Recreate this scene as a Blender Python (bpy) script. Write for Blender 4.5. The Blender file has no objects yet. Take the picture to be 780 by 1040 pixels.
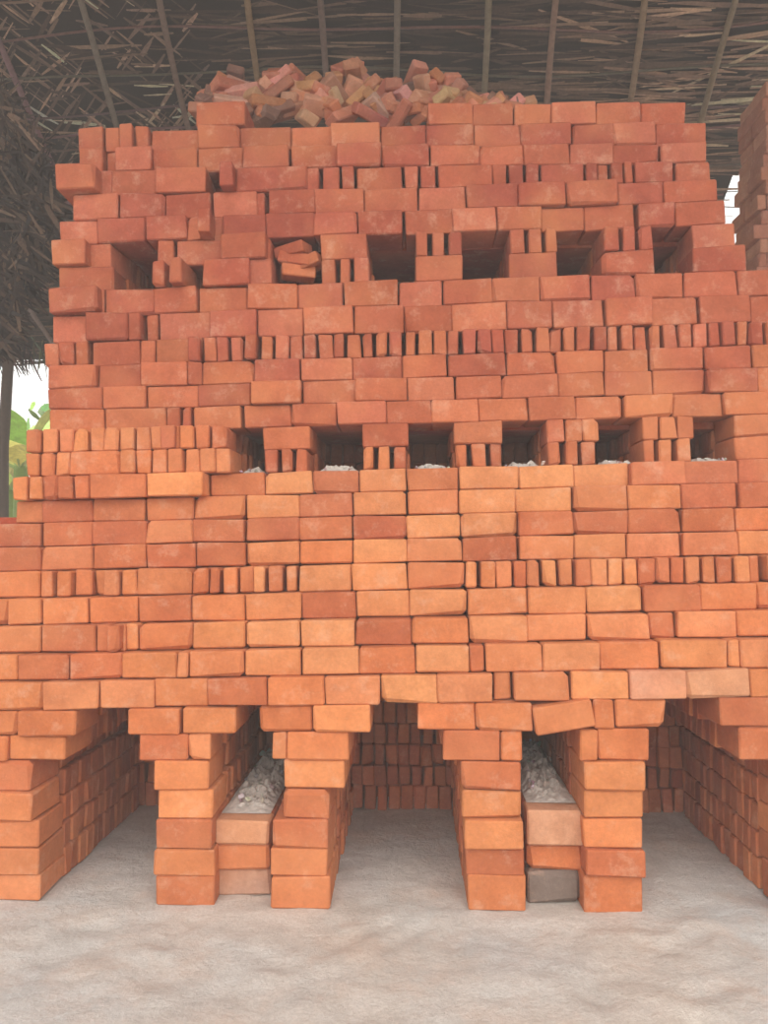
import bpy, math, random
from mathutils import Vector, Matrix, noise, Euler
random.seed(7)
R=random.random
def U(a,b): return a+(b-a)*random.random()
def lin(c):
    out=[]
    for v in c:
        v/=255.0
        out.append(v/12.92 if v<=0.04045 else ((v+0.055)/1.055)**2.4)
    return tuple(out)
scene=bpy.context.scene
COL=scene.collection
# ------------------------------------------------------------ camera
CAM=Vector((0,0,1.33))
yaw=math.atan(30/780); pitch=math.atan(35/780)
cd=bpy.data.cameras.new('camera'); cam=bpy.data.objects.new('camera',cd); COL.objects.link(cam)
cd.sensor_fit='HORIZONTAL'; cd.sensor_width=36; cd.lens=36
cam.location=CAM; cam.rotation_euler=(math.pi/2+pitch,0,yaw)
scene.camera=cam
RM=Euler((math.pi/2+pitch,0,yaw)).to_matrix()
def W(px,py,D):
    d=RM@Vector(((px-390)/780,(520-py)/780,-1))
    return CAM+d*(D/d.y)
# ------------------------------------------------------------ materials
def newmat(name):
    m=bpy.data.materials.new(name); m.use_nodes=True
    nt=m.node_tree; nt.nodes.clear()
    out=nt.nodes.new('ShaderNodeOutputMaterial'); b=nt.nodes.new('ShaderNodeBsdfPrincipled')
    nt.links.new(b.outputs[0],out.inputs[0])
    b.inputs['Roughness'].default_value=0.9
    try: b.inputs['Specular IOR Level'].default_value=0.15
    except: pass
    return m,nt,b
def nnoise(nt,scale,detail=4,rough=0.55,vec=None):
    n=nt.nodes.new('ShaderNodeTexNoise'); n.inputs['Scale'].default_value=scale
    n.inputs['Detail'].default_value=detail; n.inputs['Roughness'].default_value=rough
    if vec: nt.links.new(vec,n.inputs['Vector'])
    return n
def ramp(nt,src,p0,c0,p1,c1):
    r=nt.nodes.new('ShaderNodeValToRGB'); e=r.color_ramp.elements
    e[0].position=p0; e[0].color=(*c0,1); e[1].position=p1; e[1].color=(*c1,1)
    nt.links.new(src,r.inputs[0]); return r
def mix(nt,mode,fac,a,b):
    m=nt.nodes.new('ShaderNodeMix'); m.data_type='RGBA'; m.blend_type=mode
    for s,i in ((fac,0),(a,6),(b,7)):
        if hasattr(s,'is_linked'): nt.links.new(s,m.inputs[i])
        elif i==0: m.inputs[0].default_value=s
        else: m.inputs[i].default_value=(*s,1)
    return m.outputs[2]
def objco(nt):
    return nt.nodes.new('ShaderNodeTexCoord').outputs['Object']
def bump(nt,b,src,strength,dist):
    bp=nt.nodes.new('ShaderNodeBump'); bp.inputs['Strength'].default_value=strength; bp.inputs['Distance'].default_value=dist
    nt.links.new(src,bp.inputs['Height']); nt.links.new(bp.outputs[0],b.inputs['Normal'])

def brick_material():
    m,nt,b=newmat('fired_brick'); co=objco(nt)
    at=nt.nodes.new('ShaderNodeAttribute'); at.attribute_name='col'
    n1=nnoise(nt,9,5,.68,co); r1=ramp(nt,n1.outputs[0],.3,(.80,.77,.75),.72,(1.10,1.17,1.22))
    c=mix(nt,'MULTIPLY',1.0,at.outputs['Color'],r1.outputs[0])
    n2=nnoise(nt,70,5,.7,co); r2=ramp(nt,n2.outputs[0],.3,(.88,.87,.86),.7,(1.08,1.08,1.08))
    c=mix(nt,'MULTIPLY',1.0,c,r2.outputs[0])
    n5=nnoise(nt,2.2,3,.6,co); r5=ramp(nt,n5.outputs[0],.45,(0,0,0),.7,(.42,.42,.42))
    c=mix(nt,'MIX',r5.outputs[0],c,lin((212,140,92)))
    n3=nnoise(nt,11,6,.74,co); r3=ramp(nt,n3.outputs[0],.54,(0,0,0),.76,(.46,.46,.46))
    c=mix(nt,'MIX',r3.outputs[0],c,lin((222,180,152)))
    nt.links.new(c,b.inputs['Base Color'])
    n4=nnoise(nt,90,6,.72,co); bump(nt,b,n4.outputs[0],.45,.005)
    return m
def attr_material(name,sc=30,rough=.9,bs=.3,trans=False):
    m,nt,b=newmat(name); co=objco(nt)
    at=nt.nodes.new('ShaderNodeAttribute'); at.attribute_name='col'
    n1=nnoise(nt,sc,4,.6,co); r1=ramp(nt,n1.outputs[0],.3,(.75,.75,.75),.7,(1.2,1.2,1.2))
    c=mix(nt,'MULTIPLY',1.0,at.outputs['Color'],r1.outputs[0])
    nt.links.new(c,b.inputs['Base Color']); b.inputs['Roughness'].default_value=rough
    bump(nt,b,n1.outputs[0],bs,.005)
    return m
MAT_BRICK=brick_material()
MAT_ASH=attr_material('ash',45,.95,.8)
MAT_LEAF=attr_material('dry_palm_leaf',40,.8)
MAT_WOOD=attr_material('pole_wood',25,.85)
MAT_GREEN=attr_material('green_leaf',12,.5)
# ------------------------------------------------------------ mesh accumulator
class Acc:
    def __init__(s): s.v=[]; s.f=[]; s.c=[]
    def add(s,vs,fs,col):
        o=len(s.v); s.v.extend(vs); s.f.extend([tuple(i+o for i in f) for f in fs]); s.c.extend([col]*len(vs))
    def obj(s,name,mat,parent=None,smooth=False):
        me=bpy.data.meshes.new(name); me.from_pydata([tuple(v) for v in s.v],[],s.f); me.update()
        a=me.attributes.new('col','FLOAT_COLOR','POINT')
        a.data.foreach_set('color',[x for c in s.c for x in (c[0],c[1],c[2],1.0)])
        me.materials.append(mat)
        if smooth: me.polygons.foreach_set('use_smooth',[True]*len(me.polygons))
        ob=bpy.data.objects.new(name,me); COL.objects.link(ob)
        if parent: ob.parent=parent
        return ob
corners=[(x,y,z) for x in(-1,1) for y in(-1,1) for z in(-1,1)]
def vid(c,a): return corners.index(c)*3+a
TF=[]
def _tpl():
    pts=[]
    for c in corners:
        for a in range(3):
            pts.append(Vector([c[i]*(1.0 if i==a else .8) for i in range(3)]))
    fs=[]
    for a in range(3):
        o=[i for i in range(3) if i!=a]
        for s in(-1,1):
            f=[]
            for (p,q) in((-1,-1),(1,-1),(1,1),(-1,1)):
                c=[0,0,0]; c[a]=s; c[o[0]]=p; c[o[1]]=q; f.append(vid(tuple(c),a))
            fs.append(f)
    for e in range(3):
        a,b=[i for i in range(3) if i!=e]
        for sa in(-1,1):
            for sb in(-1,1):
                c1=[0,0,0];c1[e]=-1;c1[a]=sa;c1[b]=sb
                c2=list(c1);c2[e]=1
                fs.append([vid(tuple(c1),a),vid(tuple(c1),b),vid(tuple(c2),b),vid(tuple(c2),a)])
    for c in corners: fs.append([vid(c,0),vid(c,1),vid(c,2)])
    for f in fs:
        n=(pts[f[1]]-pts[f[0]]).cross(pts[f[2]]-pts[f[0]]); ctr=sum((pts[i] for i in f),Vector())
        if n.dot(ctr)<0: f.reverse()
        TF.append(tuple(f))
_tpl()
def brick(acc,cen,size,col,rot=None,ch=.0048,jit=.0028):
    h=[s/2 for s in size]; ch=min(ch,min(h)*.45)
    vs=[]
    for c in corners:
        j=Vector((U(-jit,jit),U(-jit,jit),U(-jit,jit)))
        cc=ch*U(.7,1.5) if R()<.92 else min(ch*U(2.2,4),min(h)*.6)   # odd knocked corner
        for a in range(3):
            p=Vector([c[i]*(h[i]-(0 if i==a else cc)) for i in range(3)])+j
            if rot is not None: p=rot@p
            vs.append(p+cen)
    acc.add(vs,TF,col)
PAL=[(209,125,77),(200,114,70),(215,134,84),(192,106,68),(206,121,75),(211,130,86),(189,104,68),(205,122,78)]
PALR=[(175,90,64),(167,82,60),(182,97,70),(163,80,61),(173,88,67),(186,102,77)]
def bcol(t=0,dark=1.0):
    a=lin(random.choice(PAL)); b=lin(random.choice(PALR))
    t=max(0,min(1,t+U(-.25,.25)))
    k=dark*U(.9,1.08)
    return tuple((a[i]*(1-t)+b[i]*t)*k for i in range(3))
# ------------------------------------------------------------ kiln
Y=[917,890,862,832,803,773,743,715,686,657,628,600,572,547,523,499,476,453,430,407,384,361,337,310,285,260,236,213,190,168,147,125,104]
D=[2.87]*8+[2.90,2.95,3.0,3.06,3.12,3.17,3.21,3.25,3.3,3.32]
while len(D)<33: D.append(D[-1]+.022)
def slope(k):
    if k<=5: return 0
    if k==6: return .012
    if k<=8: return .018
    if k<=14: return .022
    if k<=19: return .026
    if k<=27: return .03
    return {28:.024,29:.016,30:.008}.get(k,.004)
def ybound(k,px): return Y[k]-slope(k)*(px-390)
def zb(k,px): # bottom of row k
    return 0.0 if k==0 else W(px,ybound(k,px),D[k-1]).z
def zt(k,px): return W(px,ybound(k+1,px),D[k]).z
def X(px,k): return W(px,ybound(k,px)-12,D[k]).x
K=Acc()
BD=.22
BUFF=lin((222,150,98))
def put(k,a,b,off=0,rz=None,tint=None,dep=BD,ry=0):
    pm=(a+b)/2
    z0=zb(k,pm); z1=zt(k,pm)-.002
    x0=X(a,k); x1=X(b,k); g=.0032
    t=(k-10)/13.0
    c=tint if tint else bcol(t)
    if not tint and 6<k<16 and 240<pm<640 and R()<.55:      # paler, buff-fired courses
        w=U(.2,.75); c=tuple(c[i]*(1-w)+BUFF[i]*w for i in range(3))
    m=1.0
    if k>=21 and pm<330: m=2.3
    th=-slope(k)*.9+U(-.010,.010)*m+ry
    rot=Euler((U(-.012,.012),th,(rz if rz is not None else U(-.03,.03)*m))).to_matrix()
    d=D[k]+off+U(-.009,.011)*m
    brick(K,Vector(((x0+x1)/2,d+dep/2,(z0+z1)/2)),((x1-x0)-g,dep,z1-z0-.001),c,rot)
def run(k,a,b,w,kind):
    n=max(1,round((b-a)/w)); 
    bs=[a+(b-a)*i/n for i in range(n+1)]
    for i in range(1,n): bs[i]+=U(-.1,.1)*w
    for i in range(n):
        if kind=='s': put(k,bs[i],bs[i+1]-(0 if R()<.8 else U(1,2.2)),off=(U(-.03,.03) if R()<.3 else 0))
        elif kind=='h': 
            put(k,bs[i]+.4,bs[i+1]-(.5 if R()<.5 else 2.6),off=(U(-.02,.03) if R()<.3 else 0),ry=U(-.018,.018))
        elif kind=='g':
            put(k,bs[i]+.3,bs[i+1]-(4.2 if k<26 else 2.2),ry=U(-.02,.02))
def SW(k): return .22*780/D[k]
def HW(k): return .062*780/D[k]
rows={}
def bl(*b): return [('b',b[i],b[i+1]) for i in range(len(b)-1)]
P0=[('s',-175,38)]; P5=[('s',798,905)]
rows[0]=P0+bl(157,217)+bl(275,335)+bl(475,535)+bl(593,655)+P5
rows[1]=P0+bl(155,217)+bl(275,333)+bl(473,533)+bl(594,655)+P5
rows[2]=P0+bl(158,216)+bl(276,334)+bl(472,532)+bl(593,654)+P5
rows[3]=P0+bl(160,216)+bl(287,334)+bl(470,531)+bl(593,655)+P5
rows[4]=[('s',-175,34)]+bl(155,212)+bl(287,350)+bl(468,530)+bl(592,655)+P5
rows[5]=[('s',-175,8)]+bl(8,68)+bl(140,190,214)+bl(275,291,354)+bl(450,508,530)+bl(589,608,661)+[('b',752,812),('s',812,905)]
rows[6]=[('s',-175,-40)]+bl(-40,18,78)+bl(130,185,240)+bl(262,318,376)+bl(424,483,541)+[('t',541,602)]+bl(603,625,677)+[('b',731,792),('s',792,905)]
rows[7]=[('s',-175,-15)]+bl(-15,43,100,155,210,272,330,386,444,502)+[('r',502,522)]+bl(522,580,640)+[('w',640,697),('w',697,762)]+bl(762,820)+[('s',820,905)]
rows[8]=[('s',-175,-36)]+bl(-36,18,70,123,180,193,248,306,364,422,477,493,551,610,672,740,752,812)+[('s',812,905)]
rows[9]=[('s',-175,-10)]+bl(-10,42,98,114,127,140,196,250,305,361,418,476,536,598,660)+[('r',660,690)]+bl(690,750,811)+[('s',811,905)]
rows[10]=[('s',-175,-12)]+bl(-12,8,42,90,140,196,250,306,361,416,475,536,596,652,712,770,828)+[('s',828,905)]
rows[11]=[('s',-175,42),('h',42,140)]+bl(140,196)+[('h',196,303)]+bl(303,357,413,472)+[('h',472,905)]
rows[12]=[('s',-175,-15)]+bl(-15,40,95,148,198,250,304,358,413,470,526,584,637,693,750,806)+[('s',806,905)]
rows[13]=[('s',-175,-12)]+bl(-12,42,93,148,197,250,304,358,413,468,526,582,638,693,748,806)+[('s',806,905)]
rows[14]=[('s',15,43)]+bl(43,95,148,196,250,304,359,413,466,524,582,637,692,750,808)+[('s',808,895)]
rows[15]=[('hp',22,100),('sp',100,212)]+bl(212,269,318,365,413,465,526,583,640,695,750,806)+[('s',806,890)]
W16=[(240,267),(316,368),(415,461),(511,556),(610,653),(705,745)]
rows[16]=[('hp',35,80),('sp',80,130),('hp',130,240),('g',268,317),('g',369,417),('g',463,513),('g',557,610),('g',654,706),('s',746,885)]
rows[17]=[('hp',38,235)]+bl(267,316)+bl(368,415)+bl(461,511)+bl(556,575,592,610)+bl(653,670,687,705)+[('s',745,880)]
rows[18]=[('s',50,168),('h',168,196)]+bl(196,246,295,342,392,438,486,537,585,634,684,735,790)+[('s',790,878)]
rows[19]=[('s',48,875)]
rows[20]=[('s',50,190),('h',190,206),('s',206,305),('s',305,870)]
rows[21]=[('h',42,92),('s',92,140),('h',140,158),('s',158,206),('h',206,865)]
rows[22]=[('s',52,130),('h',130,160),('s',160,862)]
rows[23]=[('s',55,775+70)]
W24=[(113,157),(277,326),(375,422),(470,517),(566,612),(665,704)]
rows[24]=[('s',57,112),('h',157,192),('s',208,277),('g',326,379),('b',422,470),('b',517,566),('b',612,665),('s',704,758)]
rows[25]=[('s',57,112),('h',157,175),('s',178,228),('s',228,277),('b',326,375),('g',422,473),('g',517,570),('g',612,668),('s',704,748)]
rows[26]=[('s',58,190),('h',190,225),('s',225,738)]
rows[27]=[('s',75,260),('h',260,272),('s',272,728)]
rows[28]=[('s',66,210),('h',225,240),('s',240,312),('g',312,362),('s',362,410),('h',410,445),('s',445,500),('g',500,550),('s',550,595),('h',595,645),('s',645,724)]
rows[29]=[('s',80,104),('h',104,118),('s',118,200),('s',200,720)]
rows[30]=[('s',78,104),('h',104,150),('s',150,718)]
rows[31]=[('s',200,250),('s',434,697)]
whitecol=lin((206,148,112))
def kiln_rows():
    for k in range(32):
        for seg in rows[k]:
            t,a,b=seg
            if t=='b':
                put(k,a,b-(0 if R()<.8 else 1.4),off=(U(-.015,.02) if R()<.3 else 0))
            elif t=='r': put(k,a+1,b-1,off=.035)
            elif t=='t': put(k,a,b,off=-.03,ry=-.16)
            elif t=='w': put(k,a,b,off=-.01,tint=tuple(v*U(.9,1.05) for v in whitecol),ry=(-.05 if a>690 else 0))
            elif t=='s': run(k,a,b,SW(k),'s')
            elif t=='h': run(k,a,b,HW(k)*1.0+ .5,'h')
            elif t=='g': run(k,a,b,(b-a)/3.0 if b-a<60 else 16.5,'g')
            elif t in('hp','sp'):
                w=HW(k)+.4 if t=='hp' else SW(k)
                n=max(1,round((b-a)/w))
                for i in range(n):
                    put(k,a+(b-a)*i/n+.4,a+(b-a)*(i+1)/n-.4,off=-.09+U(-.015,.015),tint=tuple(v*1.05 for v in bcol(.1)))
kiln_rows()
for (k,a,b,o) in ((24,178,191,-.09),(24,208,256,-.05),(26,204,217,-.1),(28,226,240,-.06),(25,228,274,-.04),(21,192,205,-.05),(28,64,104,-.07),(25,56,90,-.05),(23,55,104,-.05),(17,172,186,-.12),(9,114,127,-.05)):
    put(k,a,b,off=o,ry=U(-.04,.04))
for i,(px,py,r) in enumerate(((303,278,.05),(302,266,.22),(298,256,-.1),(312,270,-.3))):
    p=W(px,py,D[24]+.1); brick(K,p,(.16,.1,.055),bcol(.5),Euler((U(-.1,.1),r,U(-.5,.5))).to_matrix())
YB=3.93
def slices(k,x0,x1,y0,y1,dark=1.0):
    y=y0
    z0=zb(k,(0+390)); z1=zt(k,390)-.002
    while y<y1:
        th=min(.064,y1-y)
        if th<.03: break
        j=U(-.006,.006)
        brick(K,Vector(((x0+x1)/2+j,y+th/2,(z0+z1)/2)),(x1-x0,th-.005,z1-z0-.003),bcol(.4,dark*U(.88,1.12)),Euler((U(-.03,.03),0,0)).to_matrix())
        y+=th+.003
def merged(k):
    iv=[]
    for t,a,b in sorted(rows[k],key=lambda s:s[1]):
        if iv and a-iv[-1][1]<6: iv[-1][1]=max(b,iv[-1][1])
        else: iv.append([a,b])
    return iv
core=Acc()
def cbox(x0,x1,y0,y1,z0,z1,c=lin((180,84,58))):
    brick(core,Vector(((x0+x1)/2,(y0+y1)/2,(z0+z1)/2)),(x1-x0,y1-y0,z1-z0),c,None,.002,0)
BACK=5.2
for k in range(32):
    iv=merged(k)
    xl=X(iv[0][0],k)+.01; xr=X(iv[-1][1],k)-.01
    z0=zb(k,390); z1=zt(k,390)
    if k<=6:
        for a,b in iv:
            x0,x1=X(a,k),X(b,k)
            if x1-x0>.5:
                if x0<0: slices(k,x1-.24,x1,D[k]+.225,YB); cbox(x0+.01,x1-.25,D[k]+.23,YB,z0,z1)
                else: slices(k,x0,x0+.24,D[k]+.225,YB); cbox(x0+.25,x1-.01,D[k]+.23,YB,z0,z1)
            else: slices(k,x0,x1,D[k]+.225,YB)
        x=-1.5
        while x<1.5:
            w=U(.058,.066)
            brick(K,Vector((x+w/2,YB+.12+U(-.012,.012),(z0+z1)/2)),(w-.003-(.012 if R()<.35 else 0),.22,z1-z0-.003),bcol(.5,U(.88,1.12)),Euler((U(-.02,.02),U(-.03,.03),0)).to_matrix())
            x+=w
        cbox(xl,xr,YB+.22,BACK,z0,z1)
    elif k in(16,17,24,25):
        for i,(a,b) in enumerate(iv):
            x0,x1=X(a,k),X(b,k)
            if i==0: slices(k,x1-.22,x1,D[k]+.225,D[k]+.65,1.1); cbox(x0+.02,x1-.23,D[k]+.23,D[k]+.65,z0,z1)
            elif i==len(iv)-1: slices(k,x0,x0+.22,D[k]+.225,D[k]+.65,1.1); cbox(x0+.23,max(x0+.25,x1-.02),D[k]+.23,D[k]+.65,z0,z1)
            else:
                xm=(x0+x1)/2; hw=.105
                slices(k,min(x0,xm-hw),max(x1-.01,xm+hw*.8),D[k]+.225,D[k]+.65,1.1)
        # bricks closing the back of each flue
        for (a,b) in (W16 if k<20 else W24):
            x0,x1=X(a,k)-.05,X(b,k)+.08; x=x0
            while x<x1:
                brick(K,Vector((x+.032,D[k]+.70,(z0+z1)/2)),(.058,.09,z1-z0-.004),bcol(.5,1.0),Euler((0,U(-.03,.03),0)).to_matrix()); x+=.063
        cbox(xl,xr,D[k]+.75,BACK,z0,z1)
    elif k==31:
        for a,b in iv: cbox(X(a,k)+.01,X(b,k)-.01,D[k]+.21,D[k]+.66,z0+.0,z1-.012)
    else:
        cbox(xl+.02,xr-.02,D[k]+.2,BACK,z0,z1)
    if k<31:
        for side,xe,pe in((1,xl,iv[0][0]),(-1,xr,iv[-1][1])):
            y=D[k]+.23
            zz0=zb(k,pe); zz1=zt(k,pe)
            while y<BACK-.1:
                brick(K,Vector((xe+side*.045+U(-.015,.015),y+.11,(zz0+zz1)/2)),(.11,.217,zz1-zz0-.003),bcol(.5),Euler((0,0,U(-.02,.02))).to_matrix())
                y+=.222
kiln=bpy.data.objects.new('brick_kiln',None); COL.objects.link(kiln)
for (a,b,ys) in ((218,275,(911,885,858,833)),(534,592,(911,886,858,822))):
    for i in range(3):
        x0=W(a,870,2.95).x+.003; x1=W(b,870,2.95).x-.003
        zz=[0 if i==0 else W(a,ys[i],2.93).z, W(a,ys[i+1],2.93).z]
        y=2.95+U(-.01,.02)-(.02 if i==2 else 0)
        first=True
        while y<YB-.1:
            c=bcol(.2) if first else bcol(.7,.8)
            if first and i==0: c=lin((126,108,98)) if a>400 else lin((190,146,124))
            if first and i==2: c=lin((208,150,116))
            brick(K,Vector(((x0+x1)/2,y+.05,sum(zz)/2)),(x1-x0,.105 if first else .1,zz[1]-zz[0]-.003),c,Euler((0,U(-.02,.02),U(-.02,.02))).to_matrix(),.008)
            y+=.108; first=False
kb=K.obj('stacked_bricks',MAT_BRICK,kiln)
kc=core.obj('brick_core',MAT_BRICK,kiln)
# ------------------------------------------------------------ loose brick pile on top
def in_pile():
    Pm=Acc()
    prof=[(198,118,112),(215,88,112),(240,74,122),(262,86,122),(280,66,122),(305,72,122),(330,78,122),(352,60,122),(375,82,122),(398,84,122),(425,70,120),(450,76,112),(470,90,108),(500,95,106),(524,100,106)]
    def top(px):
        for i in range(len(prof)-1):
            if prof[i][0]<=px<=prof[i+1][0]:
                t=(px-prof[i][0])/(prof[i+1][0]-prof[i][0])
                return prof[i][1]*(1-t)+prof[i+1][1]*t
        return 110
    pc=[(222,156,122),(206,134,104),(228,170,142),(190,114,88),(212,146,114),(140,98,84),(198,124,96)]
    def one(px,py,dd):
        c=tuple(v*U(.78,1.12) for v in lin(random.choice(pc)))
        brick(Pm,W(px,py,dd),(.215,.105,.065),c,Euler((U(-.8,.8),U(-.9,.9),U(-1.6,1.6))).to_matrix(),.007)
    for i in range(105):
        px=U(202,518); tp=top(px)+10
        py=U(tp,121)
        one(px,py,4.5+(121-py)/60*.35+U(-.08,.08))
    for px,tp,_ in prof[1:]:      # crest bricks
        one(px+U(-4,4),tp+10,4.75); one(px+U(4,12),tp+15,4.7)
    ztop=zt(30,300)
    for i in range(80):
        px=U(215,500); p=W(px,126,U(4.45,5.0)); p.z=U(ztop+.06,ztop+.26)
        brick(Pm,p,(.215,.105,.065),tuple(lin(random.choice(pc))),Euler((U(-.3,.3),U(-.3,.3),U(-1.6,1.6))).to_matrix(),.006)
    Pm.obj('loose_brick_pile',MAT_BRICK)
in_pile()
# ------------------------------------------------------------ neighbouring stack on the right
def neighbour():
    N=Acc(); z=0; k=0
    while z<4.6:
        x=2.42+ (max(0,z-3.0)*.09)+U(-.03,.03)
        head=(k%3!=1)
        while x<4.0:
            w=.064 if head else .22
            for j in range(2):
                brick(N,Vector((x+w/2,5.5+.11+j*.225+U(-.02,.02),z+.052)),(w-.004,.22,.101),tuple(v*.95 for v in lin(random.choice([(200,136,108),(188,122,98),(208,146,118)]))),Euler((0,U(-.03,.03),0)).to_matrix())
            x+=w
        z+=.104;k+=1
    N.obj('brick_stack',MAT_BRICK)
neighbour()
# ------------------------------------------------------------ ash
def ash_patch(A,x0,x1,y0,y1,z,h,nx,ny,seed):
    vs=[];fs=[]
    for j in range(ny+1):
        for i in range(nx+1):
            u=i/nx;v=j/ny
            e=min(1,4*min(u,1-u)+.05)*min(1,5*min(v,1-v)+.0)
            p=Vector((x0+(x1-x0)*u,y0+(y1-y0)*v,0))
            hh=h*e*(.55+.9*abs(noise.noise(p*22+Vector((seed,0,0))))+.5*noise.noise(p*55))
            vs.append(Vector((p.x,p.y,z+max(0,hh))))
    for j in range(ny):
        for i in range(nx):
            a=j*(nx+1)+i; fs.append((a,a+1,a+nx+2,a+nx+1))
    A.add(vs,fs,lin((196,187,178)))
def chunks(A,n,x0,x1,y0,y1,z0,z1,s0,s1):
    for i in range(n):
        s=U(s0,s1)
        brick(A,Vector((U(x0,x1),U(y0,y1),U(z0,z1))),(s,s*U(.5,1),s*U(.4,.9)),tuple(v*U(.75,1.05) for v in lin(random.choice([(204,198,192),(182,174,167),(168,150,140)]))),Euler((U(-1,1),U(-1,1),U(-2,2))).to_matrix(),s*.2,s*.1)
for (a,b,yt) in ((219,274,833),(535,591,822)):
    A=Acc()
    x0=W(a,870,2.95).x+.008; x1=W(b,870,2.95).x-.008; z=W(a,yt,2.93).z+.003
    ash_patch(A,x0,x1,3.0,YB-.01,z,.05,22,70,a)
    chunks(A,60,x0+.02,x1-.02,3.05,YB-.03,z+.02,z+.045,.010,.026)
    A.obj('ash_heap' if a<400 else 'ash_heap.001',MAT_ASH)
A=Acc()
for k,ws in((16,W16),(24,W24)):
    for (a,b) in ws:
        x0,x1=X(a,k)+.005,X(b,k)-.005; z=zb(k,(a+b)/2)
        if k==24 and 200<a<300: continue
        ash_patch(A,x0,x1,D[k]-.01,D[k]+.5,z-.004,.034 if k==16 else .022,18,30,a)
        if k==16: chunks(A,6,x0,x1,D[k]-.01,D[k]+.1,z+.004,z+.014,.008,.02)
A.obj('flue_ash',MAT_ASH,kiln)
# ------------------------------------------------------------ ground
def ground():
    m,nt,b=newmat('ash_dust_ground'); co=objco(nt)
    n1=nnoise(nt,1.1,4,.55,co); r1=ramp(nt,n1.outputs[0],.35,lin((216,203,191)),.65,lin((212,210,207)))
    n2=nnoise(nt,8,8,.74,co); r2=ramp(nt,n2.outputs[0],.3,(.84,.835,.83),.7,(1.07,1.07,1.07))
    c=mix(nt,'MULTIPLY',1,r1.outputs[0],r2.outputs[0])
    n6=nnoise(nt,90,4,.7,co); r6=ramp(nt,n6.outputs[0],.35,(.90,.89,.88),.65,(1.05,1.05,1.05))
    c=mix(nt,'MULTIPLY',1,c,r6.outputs[0])
    n3=nnoise(nt,2.6,5,.7,co); r3=ramp(nt,n3.outputs[0],.5,(0,0,0),.75,(.45,.45,.45))
    c=mix(nt,'MIX',r3.outputs[0],c,lin((214,180,158)))
    nt.links.new(c,b.inputs['Base Color']); b.inputs['Roughness'].default_value=.97
    n4=nnoise(nt,16,8,.74,co); bump(nt,b,n4.outputs[0],.6,.03)
    vs=[];fs=[]
    N0=190
    xs=[-60,-30,-15,-8,-5]+[-3+6*i/N0 for i in range(N0+1)]+[5,8,15,30,60]
    ys=[-30,-10,-4,-1]+[.8+.03*i for i in range(125)]+[5.5,7,9,12,18,30,60,120]
    steps=[(U(-1.6,1.6),U(1.4,2.8),U(0,6.3)) for _ in range(30)]
    for y in ys:
        for x in xs:
            p=Vector((x,y,0)); h=0
            if abs(x)<2.95 and .8<y<4.45:
                h=.012*noise.noise(p*3.1)+.008*noise.noise(p*8)+.006*noise.noise(p*19)-.004
                for sx,sy,sa in steps:   # scuffed footprints
                    dx,dy=x-sx,y-sy
                    if abs(dx)<.25 and abs(dy)<.25:
                        u=dx*math.cos(sa)+dy*math.sin(sa); v=-dx*math.sin(sa)+dy*math.cos(sa)
                        r=(u/.13)**2+(v/.05)**2
                        h+=-.010*math.exp(-r*1.2)+.005*math.exp(-(r-1.7)**2)
                if y>2.8: h=h*.7+.004
            vs.append((x,y,h))
    n=len(xs)
    for j in range(len(ys)-1):
        for i in range(n-1):
            a=j*n+i; fs.append((a,a+1,a+n+1,a+n))
    me=bpy.data.meshes.new('ground'); me.from_pydata(vs,[],fs); me.materials.append(m)
    me.polygons.foreach_set('use_smooth',[True]*len(me.polygons))
    COL.objects.link(bpy.data.objects.new('ground',me))
ground()
# ------------------------------------------------------------ roof
roof=bpy.data.objects.new('thatched_roof',None); COL.objects.link(roof)
def RP(x,d,off=0):
    n=Vector((0,-.573,-.819))
    sag=.06*math.sin(x*.9)+.03*math.sin(d*2)
    return Vector((x,d,10.3-.7*d-sag))+n*off
def tube(acc,pts,rad,col,seg=8):
    vs=[];fs=[];n=len(pts)
    for i,p in enumerate(pts):
        t=(pts[min(i+1,n-1)]-pts[max(i-1,0)]).normalized()
        a=t.orthogonal().normalized(); b=t.cross(a)
        r=rad*(1+.12*noise.noise(p*6))
        for j in range(seg):
            th=2*math.pi*j/seg; vs.append(p+(a*math.cos(th)+b*math.sin(th))*r)
    for i in range(n-1):
        for j in range(seg):
            fs.append((i*seg+j,i*seg+(j+1)%seg,(i+1)*seg+(j+1)%seg,(i+1)*seg+j))
    fs.append(tuple(range(seg))[::-1]); fs.append(tuple((n-1)*seg+j for j in range(seg)))
    acc.add(vs,fs,col)
RIDGE=4.6; EAVE=9.4; XL=-7.5; XR=6.5
def xmax(d): return XR if d<7.55 else 3.16
T=Acc()
def sheet(x0,x1,d0,d1,nx,ny):
    vs=[];fs=[]
    for j in range(ny+1):
        for i in range(nx+1):
            x=x0+(x1-x0)*i/nx; d=d0+(d1-d0)*j/ny
            vs.append(RP(x,d,-.02))
    for j in range(ny):
        for i in range(nx): 
            a=j*(nx+1)+i; fs.append((a,a+nx+1,a+nx+2,a+1))
    T.add(vs,fs,lin((50,40,35)))
sheet(XL,XR,RIDGE,7.55,60,20); sheet(XL,3.16,7.55,EAVE,40,12)
leafc=[(98,78,66),(78,61,52),(122,97,80),(68,53,46),(88,70,59),(150,122,100),(82,65,55)]
def strip(acc,c,dirv,n,L,w,col,bend=.03):
    side=dirv.cross(n).normalized(); vs=[];m=4
    for i in range(m+1):
        t=i/m-.5; ww=w*(1-abs(t)*1.2)
        p=c+dirv*(L*t)+n*(bend*(1-4*t*t))
        vs+= [p-side*ww/2,p+side*ww/2]
    fs=[(2*i,2*i+1,2*i+3,2*i+2) for i in range(m)]
    acc.add(vs,fs,col)
Nn=Vector((0,-.573,-.819)); UP=Vector((0,-.819,.573))
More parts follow.
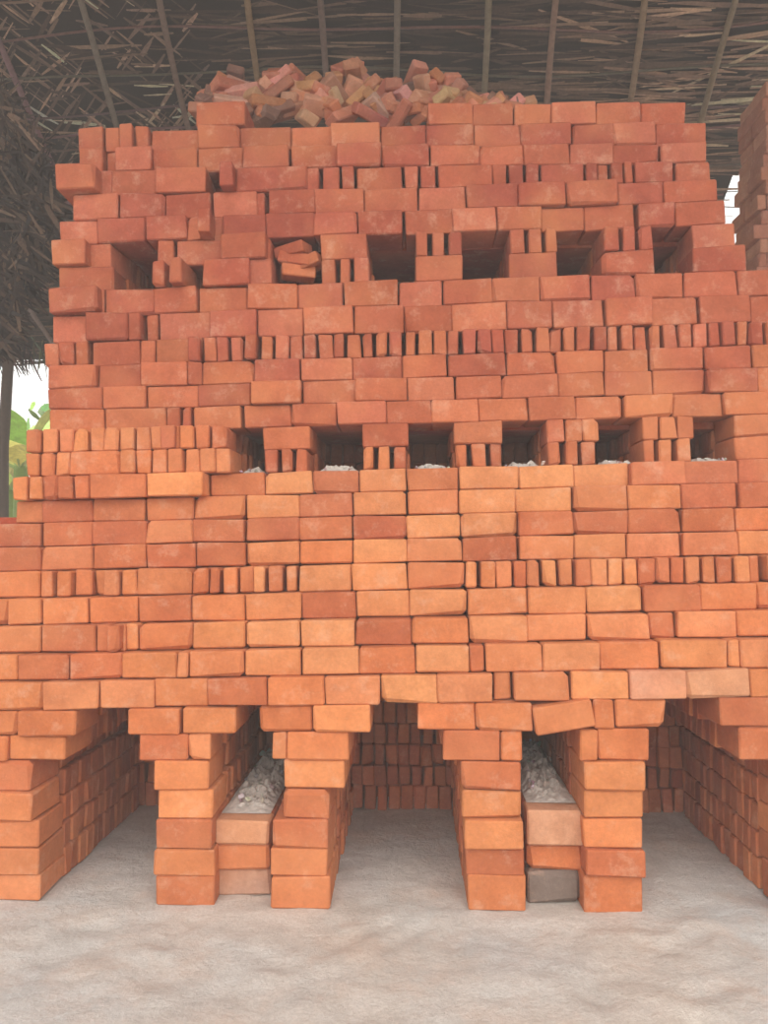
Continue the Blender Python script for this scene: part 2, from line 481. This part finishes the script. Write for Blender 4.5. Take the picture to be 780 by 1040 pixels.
for i in range(7500):
    x=U(XL,XR); d=U(RIDGE+.2,EAVE)
    if x>xmax(d)-.3: continue
    a=random.gauss(0,.07) if R()<.9 else U(-.5,.5)
    left = x<-1.9 and d<8.0 and noise.noise(Vector((x*.9,d*.9,3)))>-.15
    if left and R()<.8: a=random.choice((.75,-.75))+U(-.08,.08)
    dv=(Vector((1,0,0))*math.cos(a)+UP*math.sin(a))
    c=lin(random.choice(leafc)); 
    k=U(.45,1.2)*(U(1.4,4.2) if left else 1.0)*(1+max(0,x-.8)*.65)  # strips lightened: hazy glare painted rightward; pale left mats carry leaking light
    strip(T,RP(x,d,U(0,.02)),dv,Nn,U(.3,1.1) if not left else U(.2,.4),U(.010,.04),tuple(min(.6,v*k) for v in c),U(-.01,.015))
for i in range(900):
    x=U(XL,3.1); d=EAVE-U(0,.3)
    dv=Vector((U(-.5,.5),.55,-.8)).normalized()
    strip(T,RP(x,d,.0)+Vector((0,0,-.05)),dv,Vector((0,-1,0)),U(.2,.6),U(.01,.03),tuple(v*U(.4,1.0) for v in lin(random.choice(leafc))))
vs=[];fs=[]  # unseen front slope, added to block high sky light over the kiln
ZR=10.3-.7*RIDGE; FE=1.2
for j in range(9):
    for i in range(21):
        x=XL+(XR-XL)*i/20; y=RIDGE-(RIDGE-FE)*j/8; vs.append(Vector((x,y,ZR-.5*(RIDGE-y)+.03*math.sin(x*2+j))))
for j in range(8):
    for i in range(20): a=j*21+i; fs.append((a,a+1,a+22,a+21))
T.add(vs,fs,lin((90,76,66)))
T.obj('palm_leaf_thatch',MAT_LEAF,roof)
RF=Acc()
for px0,px1 in ((-190,-75),(-95,0),(0,47),(80,112),(165,188),(255,266),(325,330),(403,405),(492,489),(565,557),(650,634),(745,716),(840,795)):
    def hit(px,py):
        d=RM@Vector(((px-390)/780,(520-py)/780,-1))
        t=(10.3-1.33)/(d.z+.7*d.y); return CAM+d*t
    a=hit(px0,0 if px0!=0 else 40); b=hit(px1,100 if px0!=0 else 140)
    s=(b.x-a.x)/(b.y-a.y) if abs(b.y-a.y)>1e-5 else 0
    s=max(-.25,min(.25,s))
    pts=[]
    ph=U(0,6)
    dmax=EAVE+.1
    if a.x+s*(EAVE-a.y)>3.1: dmax=7.55
    n=16
    for i in range(n+1):
        d=RIDGE+(dmax-RIDGE)*i/n
        x=a.x+s*(d-a.y)+.03*math.sin(ph+d*1.7)
        pts.append(RP(x,d,.07))
    tube(RF,pts,.028,tuple(v*U(.85,1.2) for v in lin((134,112,98))))
d=RIDGE+.3
while d<EAVE:
    xm=xmax(d)-.05
    n=40; 
    off=U(-.05,.05)
    tube(RF,[RP(XL+(xm-XL)*i/n,d+off+.02*math.sin(i*.7+d*9),.035) for i in range(n+1)],.011,tuple(v*U(.8,1.3) for v in lin((122,98,82))),5)
    d+=U(.16,.28)
RF.obj('rafters',MAT_WOOD,roof,True)
PO=Acc()
tube(PO,[Vector((-4.90+.02*math.sin(z*2),9.0,z)) for z in [0,.5,1,1.5,2,2.5,3,3.5,3.9]],.065,lin((86,68,54)),10)
PO.obj('wooden_post',MAT_WOOD,None,True)
# hanging dry palm bundle at the left
H=Acc()
for i in range(3800):
    t=R()
    wid=80+46*math.sin(min(1,max(0,t*1.1))*math.pi)
    px=-80+(R()**.8)*wid*1.06; py=92+t*262
    p=W(px,py,5.6+U(-.35,.5))
    dv=Vector((U(-.3,.9),U(-.4,.4),-U(.1,.8))).normalized()
    nn=Vector((U(-.4,.4),-1,U(-.3,.3))).normalized()
    k=U(.25,.75) if t>.2 else U(.5,1.8)
    strip(H,p,dv,nn,U(.15,.5),U(.012,.04),tuple(v*k for v in lin(random.choice(leafc))),U(-.05,.05))
for i in range(5):
    tube(H,[W(-60+i*5,110+i*40,5.7),W(5,130+i*42,5.7),W(50-i*3,165+i*42,5.8)],.014,lin((86,72,64)),6)
tube(H,[W(-60,90,5.7),W(-40,40,5.9),W(-30,-30,6.05)],.02,lin((86,72,64)),6)
H.obj('dried_palm_fronds',MAT_LEAF)
# ------------------------------------------------------------ outside vegetation
def banana(loc,h,seed,sc=1,n=9):
    random.seed(seed); G=Acc(); 
    tube(G,[loc+Vector((0,0,h*i/5)) for i in range(6)],.11*sc,lin((120,140,70)),10)
    for i in range(n):
        az=i*2.4+U(-.3,.3); L=U(1.3,2.0)*sc; el=U(.5,1.35)
        m=14; mid=[]
        p=loc+Vector((0,0,h*.97)); 
        for j in range(m+1):
            t=j/m; e=el-1.6*t*t
            mid.append(p.copy()); p=p+Vector((math.cos(az)*math.cos(e),math.sin(az)*math.cos(e),math.sin(e)))*(L/m)
        sd=Vector((-math.sin(az),math.cos(az),0)); vs=[];fs=[]
        for j in range(m+1):
            t=j/m; w=.2*sc*math.sin(math.pi*min(1,max(0,(t-.12)/.88)))**.6 if t>.12 else .01
            for q in(-1,-.5,0,.5,1):
                vs.append(mid[j]+sd*w*q*(1+.12*math.sin(j*5+q))+Vector((0,0,-abs(q)*w*.35)))
        for j in range(m):
            for q in range(4):
                a=j*5+q; fs.append((a,a+1,a+6,a+5))
        G.add(vs,fs,tuple(v*U(.8,1.3) for v in lin(random.choice([(180,205,110),(150,185,100),(200,215,140),(214,206,120)]))))
        tube(G,mid[:4],.02*sc,lin((160,180,110)),5)
    return G
banana(Vector((-5.75,11,0)),2.5,3,.9,13).obj('banana_plant',MAT_GREEN,None,True)
banana(Vector((-7.0,13.0,0)),2.3,5,1.0,14).obj('banana_plant.001',MAT_GREEN,None,True)
banana(Vector((5.0,13,0)),4.6,9,1.2,12).obj('banana_plant.002',MAT_GREEN,None,True)
random.seed(11)
S=Acc()
for i in range(5000):
    x=U(-14,14); y=U(16,18); z=(U(0,1)**.7)*(3.5+.8*math.sin(x*1.3)+.5*math.sin(x*3))
    dv=Vector((U(-1,1),U(-1,1),U(-.6,.8))).normalized()
    strip(S,Vector((x,y,z)),dv,Vector((U(-.4,.4),-1,U(0,.8))).normalized(),U(.3,.6),U(.1,.22),tuple(v*U(.7,1.4) for v in lin(random.choice([(150,185,100),(120,160,85),(190,210,130)]))))
S.obj('hedge',MAT_GREEN)
# ------------------------------------------------------------ haze volume added to veil the view and soften contrast
hm=bpy.data.materials.new('haze_scatter'); hm.use_nodes=True; nt=hm.node_tree; nt.nodes.clear()
o=nt.nodes.new('ShaderNodeOutputMaterial'); vsx=nt.nodes.new('ShaderNodeVolumeScatter')
vsx.inputs['Color'].default_value=(1,.94,.90,1); vsx.inputs['Density'].default_value=.026; vsx.inputs['Anisotropy'].default_value=.0
nt.links.new(vsx.outputs[0],o.inputs['Volume'])
me=bpy.data.meshes.new('haze_volume')
bx=[(x,y,z) for x in(-7.4,6.4) for y in(-1.5,8.8) for z in(-.1,8.0)]
me.from_pydata(bx,[],[(0,1,3,2),(4,6,7,5),(0,4,5,1),(2,3,7,6),(0,2,6,4),(1,5,7,3)]); me.materials.append(hm)
COL.objects.link(bpy.data.objects.new('haze_volume',me))
# ------------------------------------------------------------ light
w=bpy.data.worlds.new('world'); scene.world=w; w.use_nodes=True
bg=w.node_tree.nodes['Background']; bg.inputs[0].default_value=(1.0,.975,.94,1); bg.inputs[1].default_value=1.42
sd=bpy.data.lights.new('sun','SUN'); sd.energy=2.3; sd.angle=math.radians(66); sd.color=(1,.96,.9)
so=bpy.data.objects.new('sun',sd); COL.objects.link(so)
so.rotation_euler=Euler((math.radians(90-35),0,math.radians(4)))
so.location=(0,-6,6)
scene.view_settings.view_transform='Standard'
scene.view_settings.look='None'
scene.view_settings.exposure=0.0
